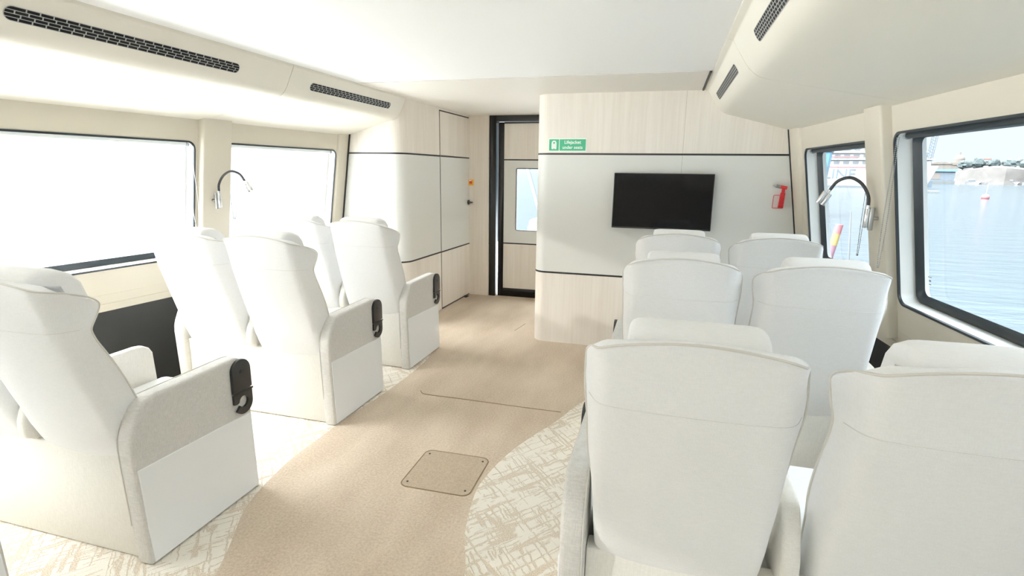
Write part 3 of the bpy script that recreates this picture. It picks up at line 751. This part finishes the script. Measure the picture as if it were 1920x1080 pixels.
# roller blinds in the window heads with bead chains
def blind(W, hole, ends, bottom, xoff, label, wl_=.05):
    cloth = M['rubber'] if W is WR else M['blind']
    u0, u1, v0, v1 = hole
    o = empty('roller_blind', W((u0 + u1) / 2, v1 - .018, .03)); tag(o, label, 'blind', 'rolled up blinds at the window heads')
    inv = -o.location
    mb = MB(); mb.cyl(inv + W(u0 + .035, v1 - .016, .038), inv + W(u1 - .035, v1 - .016, .038), .0135, 16); mb.build('rolled_cloth', cloth, o)
    for u in (u0 + .025, u1 - .025):
        mb = MB(); mb.cyl(inv + W(u - .008, v1 - .017, .038), inv + W(u + .008, v1 - .017, .038), .016, 14); mb.build('bracket', M['bracket'], o)
    y = ends; p = W(y, v1 - .02, .028 + xoff) + inv
    n_ = Vector((0, 1, 0)); top = p
    zb = bottom - o.location.z
    A, B = [], []
    ra = .011
    n = int((top.z - zb) / .0085)
    mb = MB()
    pts = []
    for k in range(n + 1):
        t = k / n; wdt = ra * (1 - t) + wl_ * math.sin(PI * min(1, t * 1.0)) * .5 * t + ra * t * .7
        pts.append((top.x, top.y - wdt, top.z - (top.z - zb) * t))
    for k in range(1, 6):
        a = PI * k / 6; pts.append((top.x, top.y - .009 * math.cos(a), zb - .009 * math.sin(a)))
    for k in range(n + 1):
        t = 1 - k / n; wdt = ra * (1 - t) + wl_ * math.sin(PI * t) * .5 * t + ra * t * .7
        pts.append((top.x, top.y + wdt, top.z - (top.z - zb) * t))
    for q in pts: mb.ball(q, .0027, 6, 4)
    mb.tube(pts, .0007, 4)
    mb.build('bead_chain', M['bead'], o)
blind(WR, HR[0], 2.722, .965, -.03, 'rolled blind of the large right window with long bead chain on its forward side')
blind(WR, HR[1], 2.95, .985, -.03, 'rolled blind of the far right window, chain hanging behind the lamp', .02)
blind(WL, HL[0], 2.685, .98, -.02, 'rolled blind of the long left window with pale bead chain beside the post')
blind(WL, HL[1], 2.965, 1.03, -.02, 'rolled blind of the far left window, chain below the lamp head')

# maker's mark etched low on the large right pane
mk = MB(); c0 = WR(2.70, .905, .0905)
for k, (a, b, w_) in enumerate(((-.014, .014, .0035), (-.008, .008, .007), (-.01, .01, .003))):
    zc = .915 - k * .016
    mk.add([WR(2.688 + a, zc - w_ / 2, .0903), WR(2.688 + b, zc - w_ / 2, .0903), WR(2.688 + b, zc + w_ / 2, .0903), WR(2.688 + a, zc + w_ / 2, .0903)], [(0, 1, 2, 3)])
tag(mk.build('glass_mark', M['bracket'], smooth=False), 'tiny dark etched mark low on the large right window pane', 'mark')

# ------------------------------------------------------------------ outside
SEA = -1.15
mb = MB(); mb.add([(-1500, -1200, SEA), (1500, -1200, SEA), (1500, 2500, SEA), (-1500, 2500, SEA)], [(0, 1, 2, 3)])
S(mb.build('sea', M['sea'], smooth=False), 'calm pale blue harbour water', 'water')
mb = MB(); mb.box((-60, -60, SEA - .5), (-4.1, 9, -.75))  # unseen quay added as a pale slab bouncing light up to the ceiling
S(mb.build('bounce_quay', plain('bounce_concrete', (.93, .925, .91), .9, bump=.3, scale=6, vary=.05)), 'added pale quay outside the left windows, bouncing light onto the ceiling', 'quay')
def pol(az, D): a = math.radians(az); return Vector((math.sin(a) * D, math.cos(a) * D, 0))
# rocky shore
mb = MB(); rings = []
for i in range(90):
    az = 8 + i * .75; D = 322 + 10 * math.sin(i * .23) + 6 * math.sin(i * .71)
    p = pol(az, D); o_ = p.normalized()
    top = 6.2 + .9 * math.sin(i * .31) + .6 * math.sin(i * 1.13 + 1) + random.uniform(-.3, .3)
    if az < 20: top *= .55
    prof = [(0, -.3), (1.2, .6), (2.5, top * .35), (4 + random.uniform(-1, 1), top * .62), (6, top * .95), (12, top), (30, top + 1.2), (60, -1)]
    rings.append([(p.x + o_.x * d, p.y + o_.y * d, SEA + z) for d, z in prof])
mb.loft(rings, cap=False, closed=False); S(mb.build('hills_shore', M['rock'], angle=25), 'pale rocky shore across the water', 'shore')
def tree(az, D, zb, h, w, label):
    p = pol(az, D); o = empty('tree', (p.x, p.y, zb)); tag(o, label, 'tree', 'grey green trees on the rocky shore')
    mb = MB(); rings = []; n, k = 14, 9
    sd = random.random() * 9
    for j in range(1, k):
        t = PI * j / k
        rings.append([((w * math.sin(t) * (1 + .22 * math.sin(3 * a + sd) + random.uniform(-.26, .26))) * math.cos(a), (w * math.sin(t) * (1 + .22 * math.sin(2 * a + sd * 2) + random.uniform(-.26, .26))) * math.sin(a), h * .58 - h * .46 * math.cos(t) + random.uniform(-.2, .2)) for a in [2 * PI * i / n for i in range(n)]])
    mb.loft(rings); mb.build('crown', M['leaf'], o, angle=20)
    mb = MB(); mb.cyl((0, 0, -.8), (0, 0, h * .4), .22, 8); mb.build('trunk', M['timber'], o)
azs = [23.35 + .46 * i for i in range(15)]
for i, az in enumerate(azs):
    tree(az, 334 + (i % 2) * 11, 4.9, 4.4 + 1.2 * ((i * 7) % 5) / 4, 2.0 + .3 * ((i * 3) % 4) / 3,
         ['bushy grey green tree at the left end of the shore tree line'][0] if i == 0 else 'grey green tree in the row along the top of the shore')
def house(az, D, zb, w, d, h, roof, label, mats, name='house'):
    p = pol(az, D); o = empty(name, (p.x, p.y, zb), -math.radians(az)); tag(o, label, 'building')
    mb = MB(); mb.box((-w / 2, 0, -2), (w / 2, d, h)); mb.build('wall', mats[0], o)
    if roof:
        mb = MB(); mb.prism([(-w / 2 - .3, h), (w / 2 + .3, h), (w * .22, h + roof), (-w * .22, h + roof)], lambda u, v, q: (u, q, v), -.3, d + .3); mb.build('roof', mats[1], o)
    mb = MB(); k = max(2, int(w / 2.2))
    for r_ in range(max(1, int(h / 2.6))):
        for i in range(k):
            x = -w / 2 + (i + .5) * w / k; mb.box((x - .4, -.06, .7 + r_ * 2.6), (x + .4, .02, 1.9 + r_ * 2.6))
    mb.build('windows', M['hullgrey'], o)
    return o
house(24.75, 385, 6.6, 8.5, 6, 2.6, 2.3, 'red roofed house above the trees on the shore', (M['stone'], M['roof']))
hb = house(23.05, 362, 4.6, 13, 8, 3.2, 1.2, 'wide pale building with a domed middle on the far shore', (M['stone'], M['stone']), 'domed_building')
mb = MB()
for j, (r_, z) in enumerate(((2.6, 3.2), (2.6, 6.2))): pass
mb.cyl((0, 3, 3.6), (0, 3, 6.4), 2.3, 16); mb.loft([[(2.2 * math.cos(t) * math.cos(a), 3 + 2.2 * math.cos(t) * math.sin(a), 6.4 + 2.0 * math.sin(t)) for a in [2 * PI * i / 16 for i in range(16)]] for t in (0, .4, .8, 1.2, 1.5)]); mb.cyl((0, 3, 8.3), (0, 3, 9.6), .3, 8)
mb.build('dome', M['stone'], hb)
house(21.9, 338, 3.6, 9, 6, 4.2, 1.0, 'lower pale building between the ship and the domed one', (M['stone'], M['stone']))
pb = house(21.75, 296, -.4, 12.5, 6, 5.0, 0, 'blue grey waterside shed on the quay across the water', (M['bluegrey'], M['bluegrey']), 'quay_building')
mb = MB(); mb.box((-6.6, -.6, 4.4), (6.8, 6.4, 5.3)); mb.build('roof', M['blue'], pb)
mb = MB(); mb.box((-6.4, -1.6, -.9), (6.6, 0, .3)); mb.build('quay', M['timber'], pb)
mb = MB(); mb.box((-2.6, -.1, 1.2), (1.4, .02, 3.6)); mb.build('loading_door', M['stone'], pb)
for i, (az, L_) in enumerate(((22.95, 5), (24.15, 5.5), (25.3, 5), (26.4, 5.5), (27.5, 5))):
    p = pol(az, 312); o = empty('moored_boat', (p.x, p.y, SEA), -math.radians(az))
    tag(o, 'small white boat moored along the rocky shore', 'boat', 'boats moored along the far shore')
    mb = MB(); mb.loft([[(-L_ / 2, 0, -.2), (L_ / 2 - 1, 0, -.2), (L_ / 2 - 1, 2, -.2), (-L_ / 2, 2, -.2)], [(-L_ / 2, -.3, 1.1), (L_ / 2, .6, 1.3), (L_ / 2, 1.4, 1.3), (-L_ / 2, 2.3, 1.1)]]); mb.build('hull', M['hull'], o)
    mb = MB(); mb.box((-L_ * .3, .3, 1.1), (L_ * .12, 1.7, 2.1)); mb.build('cabin', M['hullgrey'] if i % 2 else M['hull'], o, bevel=.15)
# white cruise ship
ship = empty('cruise_ship', (33.2, 147.2, SEA), math.atan2(-3.0, 10.2)); tag(ship, 'big white passenger ship with grey letters on its hull, across the water', 'ship')
mb = MB(); mb.loft([[(-34, 0, -.3), (22, 0, -.3), (22, 14, -.3), (-34, 14, -.3)], [(-36, 0, 5.0), (24, 0, 5.0), (24, 14, 5.0), (-36, 14, 5.0)]]); mb.build('hull', M['hull'], ship)
mb = MB()
for k, (a, b) in enumerate(((-34, 22.6), (-33, 21.4), (-32, 20.2), (-31, 19.0))):
    mb.box((a, .4 + k * .3, 5.0 + k * 1.55), (b, 13, 6.3 + k * 1.55)); mb.box((a - .3, .1 + k * .3, 6.3 + k * 1.55), (b + .5, 13.3, 6.55 + k * 1.55))
mb.build('superstructure', M['hull'], ship)
mb = MB()
for k in range(4):
    for i in range(26): x = -30 + i * 1.9; mb.box((x, .36 + k * .3, 5.35 + k * 1.55), (x + 1.2, .5 + k * .3, 6.0 + k * 1.55))
mb.build('cabin_windows', M['hullgrey'], ship)
mb = MB(); mb.box((-30, -.05, 4.55), (20, .1, 4.75)); mb.box((2, .3, 6.9), (9, .42, 7.1)); mb.build('red_stripe', M['pink'], ship)
mb = MB(); mb.box((-34.5, -.06, -.2), (22.4, .1, .45)); mb.build('boot_topping', M['hullgrey'], ship)
text_mesh('hull_lettering', 'LINE', 3.1, plain('grey_lettering', (.06, .08, .10), .6), ship, (2.4, -.08, 3.05), (PI / 2, 0, 0), ext=.03, align='LEFT', bold=.0, sx=1.05)
# lattice boom standing by the ship stern
p = pol(20.95, 190); o = empty('crane', (p.x, p.y, SEA)); tag(o, 'grey blue lattice crane boom behind the ship stern', 'crane')
mb = MB(); t_ = Vector((.35, -.1, 14.5)); q0 = Vector((0, 0, 0))
for dx, dy in ((-.5, -.5), (.5, -.5), (.5, .5), (-.5, .5)): mb.tube([(dx, dy, 0), (dx + 1.3, dy, 17)], .09, 6)
for k in range(22): z = k * .76; xx = z * 1.3 / 17; mb.tube([(-.5 + xx, -.5, z), (.5 + xx, -.5, z + .76)], .05, 5); mb.tube([(.5 + xx, .5, z), (-.5 + xx, .5, z + .76)], .05, 5)
mb.build('boom', M['bluegrey'], o)
mb = MB(); mb.box((-1.6, -1.6, -.4), (1.6, 1.6, 1.6)); mb.build('pedestal', M['bluegrey'], o)
# blue bow of another vessel
o = empty('blue_vessel', (8.75, 39.3, SEA)); tag(o, 'pale blue slanted bow of a vessel at the edge of the far right window', 'ship')
mb = MB(); bot = [(-9, -.6, -.3), (.55, -.2, -.3), (1.1, 1.2, -.3), (.55, 2.6, -.3), (-9, 3.0, -.3)]; topv = [(-9, -1.0, 4.0), (.9, -.6, 4.0), (1.45, 1.2, 4.0), (.9, 3.0, 4.0), (-9, 3.4, 4.0)]
mb.loft([bot, topv]); mb.build('bow', M['blue'], o, bevel=.05)
mb = MB(); mb.tube([(x, y, 4.05) for x, y, z in topv], .08, 6, closed=True); mb.build('rubbing_rail', M['blue'], o)
# pontoon, mooring buoy, spar buoy, pole
o = empty('floating_pontoon', (40.5, 108, SEA), -.35); tag(o, 'low grey timber pontoon afloat near the ship', 'pontoon')
mb = MB(); mb.box((-7, -1.2, -.1), (3.2, 1.2, .35)); mb.build('deck', M['timber'], o, bevel=.05)
mb = MB(); mb.box((-7.1, -1.3, .0), (3.3, -1.2, .2)); mb.build('fender', M['hullgrey'], o)
o = empty('mooring_buoy', (38.23, 81.7, SEA)); tag(o, 'round pink buoy with a thin topmark on the open water', 'buoy')
mb = MB(); mb.ball((0, 0, .18), .42, 16, 10); mb.build('float', M['pink'], o)
mb = MB(); mb.cyl((0, 0, .5), (.1, 0, 2.0), .035, 8); mb.build('topmark', M['hull'], o)
o = empty('spar_buoy', (4.47, 16.9, SEA)); tag(o, 'leaning spar buoy banded red, yellow and mauve beyond the far right window', 'buoy')
for z0, z1, mt in ((-.3, .62, 'mauve'), (.62, .95, 'sun_yellow'), (.95, 1.2, 'pink')):
    mb = MB(); f = lambda z: (.16 * z, 0, z); mb.cyl(f(z0), f(z1), .10, 16, r2=.095); mb.build('band', M[mt], o)
o = MB(); o.cyl((2.42, 7.66, SEA - .2), (2.225, 7.68, .92), .014, 8, r2=.008)
tag(o.build('mooring_pole', M['gunmetal']), 'thin grey pole standing in the water outside the far right window', 'pole')
# foredeck seen through the corridor door
mb = MB(); mb.box((-3.2, YE + .12, -.9), (1.0, 12, -.02)); S(mb.build('exterior_foredeck', plain('white_deck', (.45, .46, .47), .5)), 'white foredeck beyond the corridor door', 'deck')
o = empty('deck_locker', (-2.05, 8.9, -.02)); tag(o, 'white deck locker with pale blue end outside the corridor door', 'locker')
mb = MB(); mb.box((-.1, -.3, 0), (.75, .3, .62)); mb.build('body', M['hull'], o, bevel=.06, seg=3)
mb = MB(); mb.box((-.125, -.25, .06), (-.09, .25, .5)); mb.build('end_panel', M['blue'], o, bevel=.01)
o = empty('deck_stay', (-1.99, 9.6, -.02)); tag(o, 'slanting dark stay seen through the corridor door window', 'pole')
mb = MB(); mb.cyl((0, 0, 0), (-.61, 0, 2.0), .035, 10); mb.build('tube', M['gunmetal'], o)
mb = MB(); mb.cyl((0, 0, 0), (0, 0, .03), .07, 12); mb.build('foot', M['gunmetal'], o)

# ------------------------------------------------------------------ light
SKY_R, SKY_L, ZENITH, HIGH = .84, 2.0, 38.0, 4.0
SUN = Vector((1, .42, -.33)).normalized()
sl = bpy.data.lights.new('sun', 'SUN'); sl.energy = 1.0; sl.angle = math.radians(1.2); sl.color = (1, .97, .92)
so = bpy.data.objects.new('sun', sl); COL.objects.link(so); so.rotation_euler = SUN.to_track_quat('-Z', 'Y').to_euler()
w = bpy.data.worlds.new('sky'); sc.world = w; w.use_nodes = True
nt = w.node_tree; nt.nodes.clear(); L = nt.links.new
out = N(nt, 'ShaderNodeOutputWorld'); bg = N(nt, 'ShaderNodeBackground')
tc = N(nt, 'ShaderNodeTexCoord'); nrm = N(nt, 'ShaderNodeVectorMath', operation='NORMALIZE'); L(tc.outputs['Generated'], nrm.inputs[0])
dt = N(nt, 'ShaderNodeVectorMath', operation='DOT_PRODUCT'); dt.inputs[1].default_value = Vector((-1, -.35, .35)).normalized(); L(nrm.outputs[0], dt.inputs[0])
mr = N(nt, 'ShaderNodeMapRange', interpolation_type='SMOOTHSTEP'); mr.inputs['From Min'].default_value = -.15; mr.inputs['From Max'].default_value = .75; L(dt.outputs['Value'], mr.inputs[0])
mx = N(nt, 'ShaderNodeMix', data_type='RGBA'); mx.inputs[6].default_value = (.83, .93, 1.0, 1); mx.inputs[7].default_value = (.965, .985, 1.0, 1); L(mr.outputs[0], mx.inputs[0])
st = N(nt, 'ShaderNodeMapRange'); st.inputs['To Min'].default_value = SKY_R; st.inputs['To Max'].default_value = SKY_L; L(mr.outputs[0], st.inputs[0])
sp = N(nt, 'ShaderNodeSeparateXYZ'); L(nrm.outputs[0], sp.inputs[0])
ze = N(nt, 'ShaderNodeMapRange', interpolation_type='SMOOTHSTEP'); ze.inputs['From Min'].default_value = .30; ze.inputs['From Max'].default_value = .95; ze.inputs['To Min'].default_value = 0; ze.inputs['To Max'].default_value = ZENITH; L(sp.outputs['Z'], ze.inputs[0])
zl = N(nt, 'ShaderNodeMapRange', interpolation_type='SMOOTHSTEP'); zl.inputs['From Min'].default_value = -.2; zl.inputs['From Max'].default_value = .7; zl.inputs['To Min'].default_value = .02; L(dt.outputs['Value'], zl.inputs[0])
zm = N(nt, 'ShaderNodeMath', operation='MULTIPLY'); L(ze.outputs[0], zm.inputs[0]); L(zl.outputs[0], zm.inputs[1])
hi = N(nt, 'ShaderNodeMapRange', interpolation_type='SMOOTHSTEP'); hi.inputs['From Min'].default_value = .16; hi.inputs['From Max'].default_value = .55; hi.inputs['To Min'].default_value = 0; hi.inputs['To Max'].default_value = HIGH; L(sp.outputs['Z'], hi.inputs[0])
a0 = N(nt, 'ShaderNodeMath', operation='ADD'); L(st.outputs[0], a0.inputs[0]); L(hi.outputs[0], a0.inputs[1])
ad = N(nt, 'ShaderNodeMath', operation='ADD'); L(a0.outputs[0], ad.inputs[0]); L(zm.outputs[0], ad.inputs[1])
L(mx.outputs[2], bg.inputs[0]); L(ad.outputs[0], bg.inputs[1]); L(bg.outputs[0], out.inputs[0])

# ------------------------------------------------------------------ camera
yaw, pitch, roll, fpx = .273110679, .211724753, .0137433913, 1012.41968
f = Vector((-math.sin(yaw) * math.cos(pitch), math.cos(yaw) * math.cos(pitch), -math.sin(pitch)))
r = Vector((math.cos(yaw), math.sin(yaw), 0)); u = r.cross(f)
r2 = r * math.cos(roll) + u * math.sin(roll); u2 = u * math.cos(roll) - r * math.sin(roll)
cd = bpy.data.cameras.new('camera'); cd.sensor_width = 36; cd.lens = 36 * fpx / 1920; cd.clip_start = .02; cd.clip_end = 5000
co = bpy.data.objects.new('camera', cd); COL.objects.link(co)
mt = Matrix((r2, u2, -f)).transposed().to_4x4(); mt.translation = Vector((0, 0, 1.35)); co.matrix_world = mt
sc.camera = co
sc.view_settings.view_transform = 'Standard'; sc.view_settings.look = 'None'; sc.view_settings.gamma = 1; sc.view_settings.use_curve_mapping = False
sc.view_settings.exposure = 0.47
sc.cycles.max_bounces = 12; sc.cycles.diffuse_bounces = 8; sc.cycles.glossy_bounces = 4; sc.cycles.transparent_max_bounces = 12
sc.cycles.sample_clamp_indirect = 8
